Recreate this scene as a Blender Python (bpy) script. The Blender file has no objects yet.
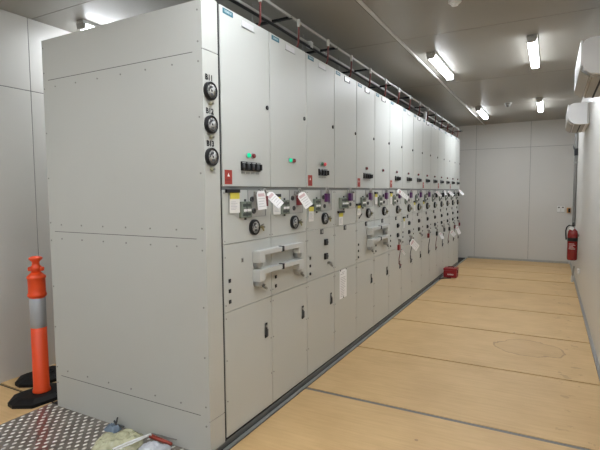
import bpy, bmesh, math, random
from mathutils import Vector, Matrix, noise
random.seed(7)
S = bpy.context.scene
COL = S.collection
PI = math.pi

# ------------------------------------------------------------------ materials
MATS = {}
def mat(name, col, rough=0.5, metal=0.0, emit=None, es=0.0, spec=0.5, var=0.0, vscale=3.0, bump=0.0, bscale=60.0, alpha=1.0, trans=0.0, coat=0.0):
    m = bpy.data.materials.new(name); m.use_nodes = True
    nt = m.node_tree; b = nt.nodes['Principled BSDF']
    b.inputs['Base Color'].default_value = (*col, 1)
    b.inputs['Roughness'].default_value = rough
    b.inputs['Metallic'].default_value = metal
    b.inputs['Specular IOR Level'].default_value = spec
    b.inputs['Transmission Weight'].default_value = trans
    b.inputs['Coat Weight'].default_value = coat
    if emit:
        b.inputs['Emission Color'].default_value = (*emit, 1); b.inputs['Emission Strength'].default_value = es
    tc = nt.nodes.new('ShaderNodeTexCoord')
    if var > 0:
        n = nt.nodes.new('ShaderNodeTexNoise'); n.inputs['Scale'].default_value = vscale; n.inputs['Detail'].default_value = 4
        nt.links.new(tc.outputs['Object'], n.inputs['Vector'])
        r = nt.nodes.new('ShaderNodeValToRGB')
        r.color_ramp.elements[0].position = .3; r.color_ramp.elements[1].position = .7
        r.color_ramp.elements[0].color = (*[c * (1 - var) for c in col], 1)
        r.color_ramp.elements[1].color = (*[min(1, c * (1 + var)) for c in col], 1)
        nt.links.new(n.outputs['Fac'], r.inputs['Fac']); nt.links.new(r.outputs['Color'], b.inputs['Base Color'])
    if bump > 0:
        n = nt.nodes.new('ShaderNodeTexNoise'); n.inputs['Scale'].default_value = bscale; n.inputs['Detail'].default_value = 2
        nt.links.new(tc.outputs['Object'], n.inputs['Vector'])
        bp = nt.nodes.new('ShaderNodeBump'); bp.inputs['Strength'].default_value = bump; bp.inputs['Distance'].default_value = .002
        nt.links.new(n.outputs['Fac'], bp.inputs['Height']); nt.links.new(bp.outputs['Normal'], b.inputs['Normal'])
    MATS[name] = m
    return m

mat('cabinet_paint', (.535, .545, .515), .42, bump=.12, bscale=250, var=.012, vscale=1.5)
mat('cladding_paint', (.52, .525, .49), .45, bump=.12, bscale=250, var=.012, vscale=1.5)
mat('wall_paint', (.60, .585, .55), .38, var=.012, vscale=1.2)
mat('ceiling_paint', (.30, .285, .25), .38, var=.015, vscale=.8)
mat('seam', (.12, .12, .115), .7)
mat('dark_gap', (.02, .02, .02), .8)
mat('lip_shade_grey', (.20, .205, .20), .5)
mat('black_plastic', (.010, .010, .011), .4, spec=.3)
mat('pipe_grey', (.17, .165, .155), .5)
mat('dark_grey_plastic', (.06, .062, .065), .45)
mat('grey_plastic', (.34, .35, .34), .45)
mat('white_plastic', (.78, .78, .76), .35)
mat('plate_white', (.64, .63, .64), .4)
mat('jumper_grey', (.58, .59, .57), .4)
mat('mimic_green', (.19, .22, .18), .45)
mat('mimic_line', (.045, .055, .05), .5)
mat('dial_face', (.62, .62, .60), .4)
mat('teal', (.015, .12, .17), .45)
mat('logo_white', (.42, .52, .55), .5)
mat('white_paper', (.93, .93, .93), .65)
mat('warm_paper', (.80, .79, .76), .7)
mat('paper_ink', (.55, .55, .57), .8)
mat('pink_ink', (.72, .55, .57), .8)
mat('red_ink', (.55, .10, .09), .8)
mat('yellow_card', (.68, .60, .08), .6)
mat('red_label', (.36, .035, .02), .5)
mat('orange_mark', (.9, .35, .08), .5)
mat('white_mark', (.8, .78, .74), .5)
mat('green_lens', (.0, .45, .22), .25, emit=(.02, .9, .45), es=.5)
mat('green_lens_dull', (.03, .12, .07), .3)
mat('red_lens', (.16, .015, .02), .3)
mat('red_lens_lit', (.5, .03, .04), .3, emit=(1, .12, .14), es=.25)
mat('steel', (.45, .45, .44), .35, .9)
mat('dull_steel', (.30, .30, .28), .45, .8)
mat('worn_steel', (.70, .67, .62), .40, .5)
mat('joint_dark', (.03, .027, .024), .8)
mat('joint_grey', (.19, .18, .16), .5, .3)
mat('valve_olive', (.40, .39, .27), .45, .3)
mat('brass', (.42, .38, .22), .4, .6)
mat('purple', (.085, .016, .10), .4)
mat('red_plastic', (.30, .012, .018), .4)
mat('dark_red', (.16, .015, .02), .4)
mat('red_cable', (.15, .025, .02), .45)
mat('rail_grey', (.42, .42, .40), .45)
mat('conduit_white', (.62, .62, .59), .4)
mat('galvanised', (.42, .43, .42), .4, .7, var=.08, vscale=20)
mat('extinguisher_red', (.25, .010, .010), .25, coat=.4)
mat('orange_plastic', (.80, .075, .012), .4, var=.03, vscale=8)
mat('reflective_band', (.42, .44, .46), .35, .25)
mat('rubber', (.008, .008, .008), .6, spec=.2, bump=.3, bscale=120)
mat('diffuser', (.9, .9, .9), .4, emit=(.89, .94, 1.0), es=72.0)
mat('diffuser_side', (.9, .9, .9), .4, emit=(.89, .94, 1.0), es=20.0)
mat('amber_box', (.62, .32, .10), .5)
mat('poly_bag', (.46, .45, .29), .22, var=.22, vscale=16, coat=.6)
mat('sheet_white', (.58, .59, .63), .35)
mat('blue_cloth', (.16, .21, .27), .7)
mat('handle_red', (.32, .05, .03), .5)
mat('ac_white', (.80, .80, .80), .32)
mat('ac_louver', (.34, .31, .26), .45)
mat('clear_plate', (.46, .46, .44), .3)
mat('cap_grey', (.40, .39, .36), .45)

def node_mat(name):
    m = bpy.data.materials.new(name); m.use_nodes = True; MATS[name] = m
    return m, m.node_tree, m.node_tree.nodes['Principled BSDF']

def N(nt, t, **kw):
    n = nt.nodes.new(t)
    for k, v in kw.items(): setattr(n, k, v)
    return n

# plywood: fine grain across the room, faint patches, a water ring, a reddish streak and some specks
m, nt, b = node_mat('plywood')
tc = N(nt, 'ShaderNodeTexCoord')
mp = N(nt, 'ShaderNodeMapping'); mp.inputs['Scale'].default_value = (1.3, 16, 1)
nt.links.new(tc.outputs['Object'], mp.inputs['Vector'])
n1 = N(nt, 'ShaderNodeTexNoise'); n1.inputs['Scale'].default_value = 2.2; n1.inputs['Detail'].default_value = 7
nt.links.new(mp.outputs[0], n1.inputs['Vector'])
r1 = N(nt, 'ShaderNodeValToRGB')
r1.color_ramp.elements[0].position = .25; r1.color_ramp.elements[0].color = (.57, .375, .170, 1)
r1.color_ramp.elements[1].position = .75; r1.color_ramp.elements[1].color = (.66, .445, .212, 1)
nt.links.new(n1.outputs['Fac'], r1.inputs['Fac'])
n2 = N(nt, 'ShaderNodeTexNoise'); n2.inputs['Scale'].default_value = 2.4; n2.inputs['Detail'].default_value = 5
nt.links.new(tc.outputs['Object'], n2.inputs['Vector'])
r2 = N(nt, 'ShaderNodeValToRGB')
r2.color_ramp.elements[0].position = .3; r2.color_ramp.elements[0].color = (.90, .875, .85, 1)
r2.color_ramp.elements[1].position = .6; r2.color_ramp.elements[1].color = (1, 1, 1, 1)
nt.links.new(n2.outputs['Fac'], r2.inputs['Fac'])
mx = N(nt, 'ShaderNodeMix', data_type='RGBA', blend_type='MULTIPLY'); mx.inputs[0].default_value = 1
nt.links.new(r1.outputs[0], mx.inputs[6]); nt.links.new(r2.outputs[0], mx.inputs[7])
# ring: |ellipse distance - 1| small, wobbling
sx = N(nt, 'ShaderNodeSeparateXYZ'); nt.links.new(tc.outputs['Object'], sx.inputs[0])
def math_node(op, a, bb=None):
    q = N(nt, 'ShaderNodeMath', operation=op)
    for i, v in enumerate((a, bb)):
        if v is None: continue
        if isinstance(v, (int, float)): q.inputs[i].default_value = v
        else: nt.links.new(v, q.inputs[i])
    return q.outputs[0]
nw = N(nt, 'ShaderNodeTexNoise'); nw.inputs['Scale'].default_value = 5; nw.inputs['Detail'].default_value = 5
nt.links.new(tc.outputs['Object'], nw.inputs['Vector'])
ex = math_node('DIVIDE', math_node('SUBTRACT', sx.outputs[0], 1.74), .34)
ey = math_node('DIVIDE', math_node('SUBTRACT', sx.outputs[1], 3.12), .27)
d = math_node('SQRT', math_node('ADD', math_node('MULTIPLY', ex, ex), math_node('MULTIPLY', ey, ey)))
d = math_node('ADD', d, math_node('MULTIPLY', math_node('SUBTRACT', nw.outputs['Fac'], .5), .8))
ring = math_node('LESS_THAN', math_node('ABSOLUTE', math_node('SUBTRACT', d, 1.0)), .035)
inside = math_node('MULTIPLY', math_node('LESS_THAN', d, 1.0), .12)
vo = N(nt, 'ShaderNodeTexVoronoi'); vo.inputs['Scale'].default_value = 1.7
nt.links.new(tc.outputs['Object'], vo.inputs['Vector'])
speck = math_node('LESS_THAN', vo.outputs['Distance'], .028)
ns = N(nt, 'ShaderNodeTexNoise'); ns.inputs['Scale'].default_value = 9; ns.inputs['Detail'].default_value = 6
nt.links.new(tc.outputs['Object'], ns.inputs['Vector'])
strk = math_node('MULTIPLY', math_node('LESS_THAN', math_node('ABSOLUTE', math_node('SUBTRACT', sx.outputs[0], 2.1)), .12), math_node('GREATER_THAN', ns.outputs['Fac'], .62))
fac = math_node('MAXIMUM', math_node('MAXIMUM', math_node('MULTIPLY', ring, .5), inside), math_node('MAXIMUM', math_node('MULTIPLY', speck, .6), math_node('MULTIPLY', strk, .28)))
mx2 = N(nt, 'ShaderNodeMix', data_type='RGBA'); nt.links.new(fac, mx2.inputs[0])
nt.links.new(mx.outputs[2], mx2.inputs[6]); mx2.inputs[7].default_value = (.23, .12, .055, 1)
nt.links.new(mx2.outputs[2], b.inputs['Base Color'])
b.inputs['Roughness'].default_value = .5

# chequer plate steel with worn red paint streak
m, nt, b = node_mat('treadplate')
tc = N(nt, 'ShaderNodeTexCoord')
n1 = N(nt, 'ShaderNodeTexNoise'); n1.inputs['Scale'].default_value = 9; n1.inputs['Detail'].default_value = 5
nt.links.new(tc.outputs['Object'], n1.inputs['Vector'])
r1 = N(nt, 'ShaderNodeValToRGB')
r1.color_ramp.elements[0].position = .3; r1.color_ramp.elements[0].color = (.19, .17, .148, 1)
r1.color_ramp.elements[1].position = .7; r1.color_ramp.elements[1].color = (.31, .28, .245, 1)
nt.links.new(n1.outputs['Fac'], r1.inputs['Fac'])
sx = N(nt, 'ShaderNodeSeparateXYZ'); nt.links.new(tc.outputs['Object'], sx.inputs[0])
# distance to the streak line from (-1.60,-.29) in direction (.84,-.55)
lin = math_node('ADD', math_node('MULTIPLY', math_node('ADD', sx.outputs[0], 1.60), .55), math_node('MULTIPLY', math_node('ADD', sx.outputs[1], .29), .84))
nr = math_node('MULTIPLY', math_node('SUBTRACT', n1.outputs['Fac'], .5), .05)
st = math_node('LESS_THAN', math_node('ABSOLUTE', math_node('ADD', lin, nr)), .035)
st = math_node('MULTIPLY', st, math_node('MULTIPLY', math_node('GREATER_THAN', n1.outputs['Fac'], .40), .45))
mx = N(nt, 'ShaderNodeMix', data_type='RGBA'); nt.links.new(st, mx.inputs[0])
nt.links.new(r1.outputs[0], mx.inputs[6]); mx.inputs[7].default_value = (.30, .05, .04, 1)
nt.links.new(mx.outputs[2], b.inputs['Base Color'])
b.inputs['Metallic'].default_value = .65; b.inputs['Roughness'].default_value = .38

# ------------------------------------------------------------------ mesh builder
class MB:
    def __init__(s): s.v = []; s.f = []; s.m = []; s.mats = []; s.sm = []
    def mi(s, name):
        if name not in s.mats: s.mats.append(name)
        return s.mats.index(name)
    def raw(s, vs, fs, m, smooth=False):
        o = len(s.v); s.v += [tuple(v) for v in vs]; k = s.mi(m)
        for f in fs: s.f.append([i + o for i in f]); s.m.append(k); s.sm.append(smooth)
        return s
    def bm(s, b, m, smooth=False):
        b.verts.ensure_lookup_table(); b.verts.index_update()
        s.raw([v.co[:] for v in b.verts], [[v.index for v in f.verts] for f in b.faces], m, smooth); b.free(); return s
    def box(s, x0, x1, y0, y1, z0, z1, m, bev=0.0, M=None):
        b = bmesh.new(); bmesh.ops.create_cube(b, size=1)
        for v in b.verts: v.co = Vector(((x0 + x1) / 2 + v.co.x * (x1 - x0), (y0 + y1) / 2 + v.co.y * (y1 - y0), (z0 + z1) / 2 + v.co.z * (z1 - z0)))
        if bev > 0: bmesh.ops.bevel(b, geom=list(b.edges), offset=bev, segments=2, affect='EDGES', profile=.5)
        if M: bmesh.ops.transform(b, matrix=M, verts=b.verts)
        return s.bm(b, m)
    def cyl(s, p0, p1, r, m, r1=None, seg=20, smooth=True):
        p0, p1 = Vector(p0), Vector(p1); d = (p1 - p0); r1 = r if r1 is None else r1
        a = d.normalized(); u = a.orthogonal().normalized(); w = a.cross(u)
        vs, n = [], seg
        for p, rr in ((p0, r), (p1, r1)):
            for i in range(n):
                t = 2 * PI * i / n; vs.append(p + (u * math.cos(t) + w * math.sin(t)) * rr)
        s.raw(vs, [[i, (i + 1) % n, n + (i + 1) % n, n + i] for i in range(n)], m, smooth)
        s.raw(vs[:n], [list(range(n))[::-1]], m); s.raw(vs[n:], [list(range(n))], m)
        return s
    def lathe(s, prof, m, c=(0, 0, 0), axis='z', seg=28, smooth=True):
        vs = []; n = seg; k = len(prof)
        for r, h in prof:
            for i in range(n):
                t = 2 * PI * i / n; a, b2 = r * math.cos(t), r * math.sin(t)
                vs.append((c[0] + a, c[1] + b2, c[2] + h) if axis == 'z' else (c[0] + h, c[1] + a, c[2] + b2))
        fs = [[j * n + i, j * n + (i + 1) % n, (j + 1) * n + (i + 1) % n, (j + 1) * n + i] for j in range(k - 1) for i in range(n)]
        if prof[0][0] > 0: fs.append(list(range(n))[::-1])
        if prof[-1][0] > 0: fs.append([(k - 1) * n + i for i in range(n)])
        return s.raw(vs, fs, m, smooth)
    def tube(s, pts, r, m, seg=8):
        pts = [Vector(p) for p in pts]; vs = []; n = seg; up = None
        for i, p in enumerate(pts):
            t = (pts[min(i + 1, len(pts) - 1)] - pts[max(i - 1, 0)]).normalized()
            if up is None: up = t.orthogonal().normalized()
            up = (up - t * up.dot(t)).normalized(); w = t.cross(up)
            for j in range(n):
                q = 2 * PI * j / n; vs.append(p + (up * math.cos(q) + w * math.sin(q)) * r)
        k = len(pts)
        fs = [[a * n + j, a * n + (j + 1) % n, (a + 1) * n + (j + 1) % n, (a + 1) * n + j] for a in range(k - 1) for j in range(n)]
        fs += [list(range(n))[::-1], [(k - 1) * n + j for j in range(n)]]
        return s.raw(vs, fs, m, True)
    def prism(s, pts, axis, a, b2, m, bev=0.0):
        """polygon pts extruded along axis from a to b2; pts are the other two coordinates in order"""
        def P(p, h): return {'x': (h, p[0], p[1]), 'y': (p[0], h, p[1]), 'z': (p[0], p[1], h)}[axis]
        n = len(pts); b = bmesh.new()
        v0 = [b.verts.new(P(p, a)) for p in pts]; v1 = [b.verts.new(P(p, b2)) for p in pts]
        b.faces.new(v0[::-1]); b.faces.new(v1)
        for i in range(n): b.faces.new((v0[i], v0[(i + 1) % n], v1[(i + 1) % n], v1[i]))
        bmesh.ops.recalc_face_normals(b, faces=b.faces)
        if bev > 0: bmesh.ops.bevel(b, geom=list(b.edges), offset=bev, segments=2, affect='EDGES')
        return s.bm(b, m)
    def text(s, txt, size, m, x, y, z, off=.02):
        """lettering that faces +x and reads towards +y, centred on y, z"""
        vs, fs = text_geo(txt, size, off)
        return s.raw([(x, y + a, z + c) for a, c in vs], fs, m)
    def mesh(s, name):
        me = bpy.data.meshes.new(name); me.from_pydata(s.v, [], s.f)
        for k in s.mats: me.materials.append(MATS[k])
        me.polygons.foreach_set('material_index', s.m); me.polygons.foreach_set('use_smooth', s.sm)
        me.update(); return me

_T = {}
def text_geo(txt, size, off=.02):
    if txt not in _T:
        c = bpy.data.curves.new('lettering', 'FONT'); c.body = txt; c.size = 1; c.align_x = 'CENTER'; c.align_y = 'CENTER'; c.resolution_u = 3; c.offset = off
        o = bpy.data.objects.new('lettering', c); COL.objects.link(o)
        dg = bpy.context.evaluated_depsgraph_get(); me = o.evaluated_get(dg).to_mesh()
        _T[txt] = ([(v.co.x, v.co.y) for v in me.vertices], [list(p.vertices) for p in me.polygons])
        o.evaluated_get(dg).to_mesh_clear(); bpy.data.objects.remove(o); bpy.data.curves.remove(c)
    vs, fs = _T[txt]
    return [(a * size, b * size) for a, b in vs], fs

def obj(name, me, parent=None, loc=(0, 0, 0), label=None):
    if isinstance(me, MB): me = me.mesh(name)
    o = bpy.data.objects.new(name, me); COL.objects.link(o); o.location = loc
    if parent: o.parent = parent
    if label: o['label'] = label
    return o
def tag(o, label, cat, group=None):
    o['label'] = label; o['category'] = cat
    if group: o['group'] = group
    return o
def thing(name, label, cat, loc=(0, 0, 0), group=None, rotz=0):
    o = bpy.data.objects.new(name, None); COL.objects.link(o); o.location = loc; o.rotation_euler = (0, 0, rotz); o.empty_display_size = .1
    return tag(o, label, cat, group)
def struct(name, mb, label=None):
    o = obj(name, mb); o['kind'] = 'structure'
    if label: o['label'] = label
    return o

# ------------------------------------------------------------------ room
XL, XR, YF, YN, ZC = -2.49, 2.37, 10.1, -5.2, 3.39
def wall_panels(mb, axis, at, face, u_seams, z_seams, u0, u1):
    """sandwich-panel wall: slab plus recessed-looking dark joint strips"""
    g = .006
    us = [u0] + sorted(u_seams) + [u1]; zs = [-.1] + sorted(z_seams) + [ZC + .1]
    for i in range(len(us) - 1):
        for j in range(len(zs) - 1):
            a0 = us[i] + (g / 2 if i else 0); a1 = us[i + 1] - (g / 2 if i < len(us) - 2 else 0)
            z0 = zs[j] + (g / 2 if j else 0); z1 = zs[j + 1] - (g / 2 if j < len(zs) - 2 else 0)
            lo, hi = sorted((at, at + face * .04))
            if axis == 'x': mb.box(lo, hi, a0, a1, z0, z1, 'wall_paint', .0015)
            else: mb.box(a0, a1, lo, hi, z0, z1, 'wall_paint', .0015)
    lo, hi = sorted((at + face * .004, at + face * .1))
    if axis == 'x': mb.box(lo, hi, u0, u1, -.1, ZC + .1, 'seam')
    else: mb.box(u0, u1, lo, hi, -.1, ZC + .1, 'seam')
    return mb
ys = [.29 + 1.2 * k for k in range(-4, 8)]
struct('wall_left', wall_panels(MB(), 'x', XL, -1, ys, [2.71], YN, YF))
struct('wall_right', wall_panels(MB(), 'x', XR, 1, [], [], YN, YF))
struct('wall_far', wall_panels(MB(), 'y', YF, 1, [-2.19, -.99, .215, 1.455], [2.78], XL - .1, XR + .1))
struct('wall_near', wall_panels(MB(), 'y', YN, -1, [-2.19, -.99, .215, 1.455], [2.75], XL - .1, XR + .1))
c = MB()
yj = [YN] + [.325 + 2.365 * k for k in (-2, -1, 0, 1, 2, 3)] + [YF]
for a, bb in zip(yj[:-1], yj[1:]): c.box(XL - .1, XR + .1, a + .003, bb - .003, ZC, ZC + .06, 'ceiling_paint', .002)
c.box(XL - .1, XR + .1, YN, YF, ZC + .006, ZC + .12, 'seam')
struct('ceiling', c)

# floor: plywood sheets with steel joint strips
f = MB()
f.box(XL, XR, YN, YF, -.12, -.012, 'joint_dark')
joints = [-4.9, -3.7, -2.5, -1.33, -.14, 1.075, 2.32, 3.61, 4.86, 6.16, 7.44, 8.42, 9.42]
gap = {1.075: .044, 7.44: .042}
edges = [YN] + joints + [YF]
for a, bb in zip(edges[:-1], edges[1:]):
    y0 = a + gap.get(a, .028) / 2; y1 = bb - gap.get(bb, .028) / 2
    f.box(.052, XR - .028, y0, y1, -.02, 0, 'plywood', .0015)
    f.box(XL, -1.685, y0, y1, -.02, 0, 'plywood', .0015)
f.box(.052, XR - .028, 1.058, 1.092, -.012, -.003, 'joint_grey')
struct('floor', f)
# steel channel along the foot of the switchgear
ch = MB()
ch.box(-1.685, .052, -.16, YF, -.012, -.004, 'dark_gap')
ch.box(.014, .042, -.9, YF, -.01, .004, 'galvanised', .001)
ch.box(-.012, -.002, -.16, 9.05, -.01, .03, 'dull_steel', .001)
struct('floor_channel', ch)
# chequer plate with raised lozenges
t = MB()
t.box(-1.685, .02, -2.6, -.16, -.02, 0, 'treadplate')
for i in range(44):
    for j in range(18):
        cx, cy = -1.672 + i * .0375 + .012, -.19 - j * .074 - (.037 if i % 2 else 0)
        if cy < -1.45: continue
        ang = math.radians(75)
        L, W, H = .0175, .0085, .004
        ca, sa = math.cos(ang), math.sin(ang)
        def q(a, b2, h): return (cx + a * ca - b2 * sa, cy + a * sa + b2 * ca, h)
        n_ = 10
        o_ = [q(L * math.cos(2 * PI * k / n_), W * math.sin(2 * PI * k / n_), 0) for k in range(n_)]
        i_ = [q(L * .72 * math.cos(2 * PI * k / n_), W * .65 * math.sin(2 * PI * k / n_), H) for k in range(n_)]
        t.raw(o_ + i_, [[k, (k + 1) % n_, n_ + (k + 1) % n_, n_ + k] for k in range(n_)], 'worn_steel', True)
        t.raw(i_, [list(range(n_))], 'worn_steel')
struct('floor_treadplate', t)
b_ = MB(); b_.box(XR - .024, XR - .001, YN, YF, -.012, .003, 'galvanised'); b_.box(XR - .006, XR - .0005, YN, YF, .0, .03, 'galvanised')
struct('baseboard_right', b_)
b_ = MB(); b_.box(.06, XR - .05, YF - .02, YF - .001, 0, .05, 'galvanised'); struct('baseboard_far', b_)

# ------------------------------------------------------------------ switchgear row
PW = .6
CACHE = {}
def cached(key, build):
    if key not in CACHE: CACHE[key] = build().mesh(key.split(':')[0])
    return CACHE[key]
def screws(mb, pts, x=.0, r=.0055):
    for y, z in pts: mb.cyl((x - .001, y, z), (x + .003, y, z), r, 'dull_steel', seg=8)
    return mb

def m_body():
    m = MB()
    m.box(-1.58, -.022, .001, .599, .05, 2.925, 'cabinet_paint')
    m.box(-.026, -.0205, .0055, .5995, .05, 2.93, 'seam')
    m.box(-1.5, -.03, .001, .599, .0, .05, 'dark_gap')
    m.box(-.03, -.004, .001, .599, 1.7465, 1.7665, 'lip_shade_grey')  # trim strip, with the shade under the upper door painted into its grey
    return m
def m_upper(): return MB().box(-.02, .004, .005, .595, 1.769, 2.937, 'cabinet_paint', .003)
def m_mech():
    m = MB().box(-.02, 0, .003, .597, 1.3805, 1.745, 'cabinet_paint', .002)
    return screws(m, [(.018, 1.725), (.582, 1.725), (.018, 1.40), (.582, 1.40)], 0, .0045)
def m_mid():
    m = MB().box(-.02, 0, .003, .597, .9175, 1.3765, 'cabinet_paint', .002)
    return screws(m, [(.018, 1.291), (.018, .964), (.582, 1.291), (.582, .964)])
def m_low():
    m = MB().box(-.02, 0, .003, .597, .05, .9135, 'cabinet_paint', .002)
    return screws(m, [(.018, .874), (.018, .584), (.018, .30), (.582, .874), (.582, .584), (.582, .30)])
def m_lock():
    return MB().lathe([(.017, 0), (.017, .006), (.013, .009)], 'black_plastic', axis='x', seg=16).box(.008, .011, -.002, .002, -.008, .008, 'dull_steel')
def m_logo():
    return MB().box(0, .002, -.055, .055, -.017, .017, 'teal').text('SIEMENS', .0205, 'logo_white', .0025, 0, 0)
def m_plate():
    m = MB().box(0, .003, -.072, .072, -.020, .020, 'plate_white', .0008)
    m.box(.003, .007, -.079, .079, -.027, -.022, 'grey_plastic')
    return m
def m_plate_open():
    m = MB().box(0, .003, -.07, .07, -.022, .022, 'white_plastic')
    m.box(.003, .008, -.072, -.064, -.026, .026, 'dark_grey_plastic').box(.003, .008, -.072, .072, -.028, -.021, 'dark_grey_plastic').box(.003, .008, .064, .072, -.028, -.002, 'dark_grey_plastic')
    return m
def m_lamp(lens):
    return MB().lathe([(.021, 0), (.021, .006), (.017, .008)], 'grey_plastic', axis='x', seg=18).lathe([(.0165, .007), (.0165, .018), (.012, .024), (.0, .027)], lens, axis='x', seg=18)
def m_switch():
    m = MB().box(0, .012, -.029, .029, -.032, .032, 'black_plastic', .003)
    m.lathe([(.022, .012), (.021, .022), (.014, .026)], 'dark_grey_plastic', (0, 0, -.004), 'x', 16)
    m.box(.02, .042, -.007, .007, -.026, .018, 'black_plastic', .003)
    m.box(.0122, .0128, -.022, .022, .021, .028, 'grey_plastic')
    return m
def m_switch_plate():
    return MB().box(0, .002, -.02, .02, -.007, .007, 'grey_plastic')
def m_warn(r):
    m = MB().box(0, .0015, -.04, .04, -.048, .048, 'red_label')
    m.prism([(-.013, .004), (.013, .004), (0, .028)], 'x', .0015, .0022, 'white_mark')
    for k in range(3): m.box(.0015, .002, -.03, .028 - .008 * k, -.016 - .01 * k, -.0125 - .01 * k, 'dark_red')
    return m
def m_gauge():
    m = MB().lathe([(.057, 0), (.057, .020), (.054, .024), (.044, .024), (.0435, .020)], 'black_plastic', axis='x', seg=32)
    m.lathe([(.0438, .0204), (0, .0206)], 'dial_face', axis='x', seg=32)
    for k in range(9):
        a = math.radians(225 - 270 * k / 8)
        ca, sa = math.cos(a), math.sin(a)
        m.raw([(.0212, ca * .041 - sa * .002, sa * .041 + ca * .002), (.0212, ca * .041 + sa * .002, sa * .041 - ca * .002), (.0212, ca * .034 + sa * .002, sa * .034 - ca * .002), (.0212, ca * .034 - sa * .002, sa * .034 + ca * .002)], [[3, 2, 1, 0]], 'black_plastic')
    # dark sector of the scale, white lettering block below the hub
    vs, n_ = [], 14
    for i in range(n_ + 1):
        a = math.radians(70 + 120 * i / n_); vs += [(.0209, math.cos(a) * .018, math.sin(a) * .018), (.0209, math.cos(a) * .032, math.sin(a) * .032)]
    m.raw(vs, [[2 * i, 2 * i + 1, 2 * i + 3, 2 * i + 2] for i in range(n_)], 'dark_grey_plastic')
    m.box(.0205, .0214, -.013, .019, -.030, -.014, 'dark_grey_plastic')
    m.box(.0212, .0222, -.002, .002, -.010, .034, 'black_plastic', M=Matrix.Rotation(.6, 4, 'X'))
    m.cyl((.0205, 0, 0), (.0235, 0, 0), .006, 'black_plastic', seg=12)
    return m
def m_valve():
    m = MB().cyl((0, 0, 0), (.03, 0, 0), .011, 'brass', seg=12).cyl((.03, 0, 0), (.038, 0, 0), .007, 'dull_steel', seg=12)
    m.cyl((.015, .0, 0), (.015, .022, -.028), .007, 'brass', seg=10)
    m.cyl((.012, -.012, .012), (.02, .012, .02), .005, 'dull_steel', seg=8)
    return m
def m_valve_small():
    m = MB().cyl((0, 0, 0), (.022, 0, 0), .010, 'valve_olive', seg=12).cyl((.022, 0, 0), (.030, 0, 0), .007, 'dull_steel', seg=12)
    m.box(.010, .020, -.016, -.006, -.004, .012, 'valve_olive', .002).box(.010, .020, .006, .016, -.004, .012, 'valve_olive', .002)
    return m
def m_mimic(w):
    m = MB().box(0, .022, -w, w, -.057, .057, 'mimic_green', .004)
    m.box(.022, .024, -w * .55, w * .8, -.014, .004, 'white_paper')
    for z in (-.034, .03): m.box(.0222, .0235, -w * .7, w * .7, z - .010, z + .010, 'mimic_line')
    m.box(.0222, .024, -.005, .005, -.05, .05, 'mimic_line')
    m.cyl((.008, 0, .05), (.008, 0, .073), .008, 'dark_grey_plastic', seg=10).cyl((.008, 0, -.05), (.008, 0, -.073), .008, 'dark_grey_plastic', seg=10)
    return m
def m_inter():
    m = MB().box(0, .003, -.115, .115, -.098, .098, 'clear_plate', .001)
    for y0, y1, z0, z1 in ((-.118, -.112, -.1, .1), (.112, .118, -.1, .1), (-.118, .118, -.1, -.095), (-.118, .118, .095, .1)):
        m.box(.0025, .006, y0, y1, z0, z1, 'grey_plastic')
    m.lathe([(.02, .003), (.02, .012), (.012, .012), (.012, .005), (0, .005)], 'dark_grey_plastic', (0, -.07, .03), 'x', 16)
    m.lathe([(.02, .003), (.02, .012), (.012, .012), (.012, .005), (0, .005)], 'dark_grey_plastic', (0, -.045, -.055), 'x', 16)
    m.cyl((.003, .02, .075), (.03, .02, .075), .012, 'steel', seg=14)
    m.box(.003, .014, .05, .085, -.03, -.012, 'grey_plastic', .002)
    return m
def m_lever():
    return MB().box(0, .02, -.016, .016, .05, .08, 'steel', .004).box(.02, .032, -.010, .010, -.055, .07, 'steel', .004).cyl((.01, 0, .065), (.04, 0, .065), .011, 'dull_steel', seg=14)
def m_square():
    return MB().box(0, .012, -.024, .024, -.024, .024, 'dark_grey_plastic', .002).box(.012, .0132, -.013, .013, -.012, .012, 'grey_plastic')
def m_socket():
    m = MB().box(0, .02, -.03, .03, -.030, .030, 'black_plastic', .004)
    m.lathe([(.02, .02), (.019, .027), (.012, .027), (.011, .021)], 'dark_grey_plastic', axis='x', seg=16)
    return m
def m_knob():
    m = MB().cyl((0, 0, 0), (.02, 0, 0), .013, 'dull_steel', seg=14)
    m.prism([(-.012, .014), (.05, -.032), (.046, -.046), (-.016, -.014)], 'x', .018, .034, 'dull_steel', .003)
    m.cyl((.03, -.002, -.002), (.045, -.002, -.002), .010, 'steel', seg=12)
    return m
def m_test(): return MB().box(0, .006, -.012, .012, -.013, .013, 'black_plastic', .002).cyl((.006, 0, 0), (.009, 0, 0), .006, 'dark_grey_plastic', seg=10)
def m_test_mark(): return MB().box(0, .001, -.006, .006, -.002, .002, 'paper_ink')
def m_handle():
    m = MB().box(0, .005, -.018, .018, -.058, .058, 'black_plastic', .002)
    m.box(.005, .018, -.010, .010, -.046, .012, 'dark_grey_plastic', .003)
    m.cyl((.005, 0, .034), (.012, 0, .034), .010, 'steel', seg=14)
    m.box(.003, .006, -.024, -.019, -.03, .058, 'grey_plastic')
    return m

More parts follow.
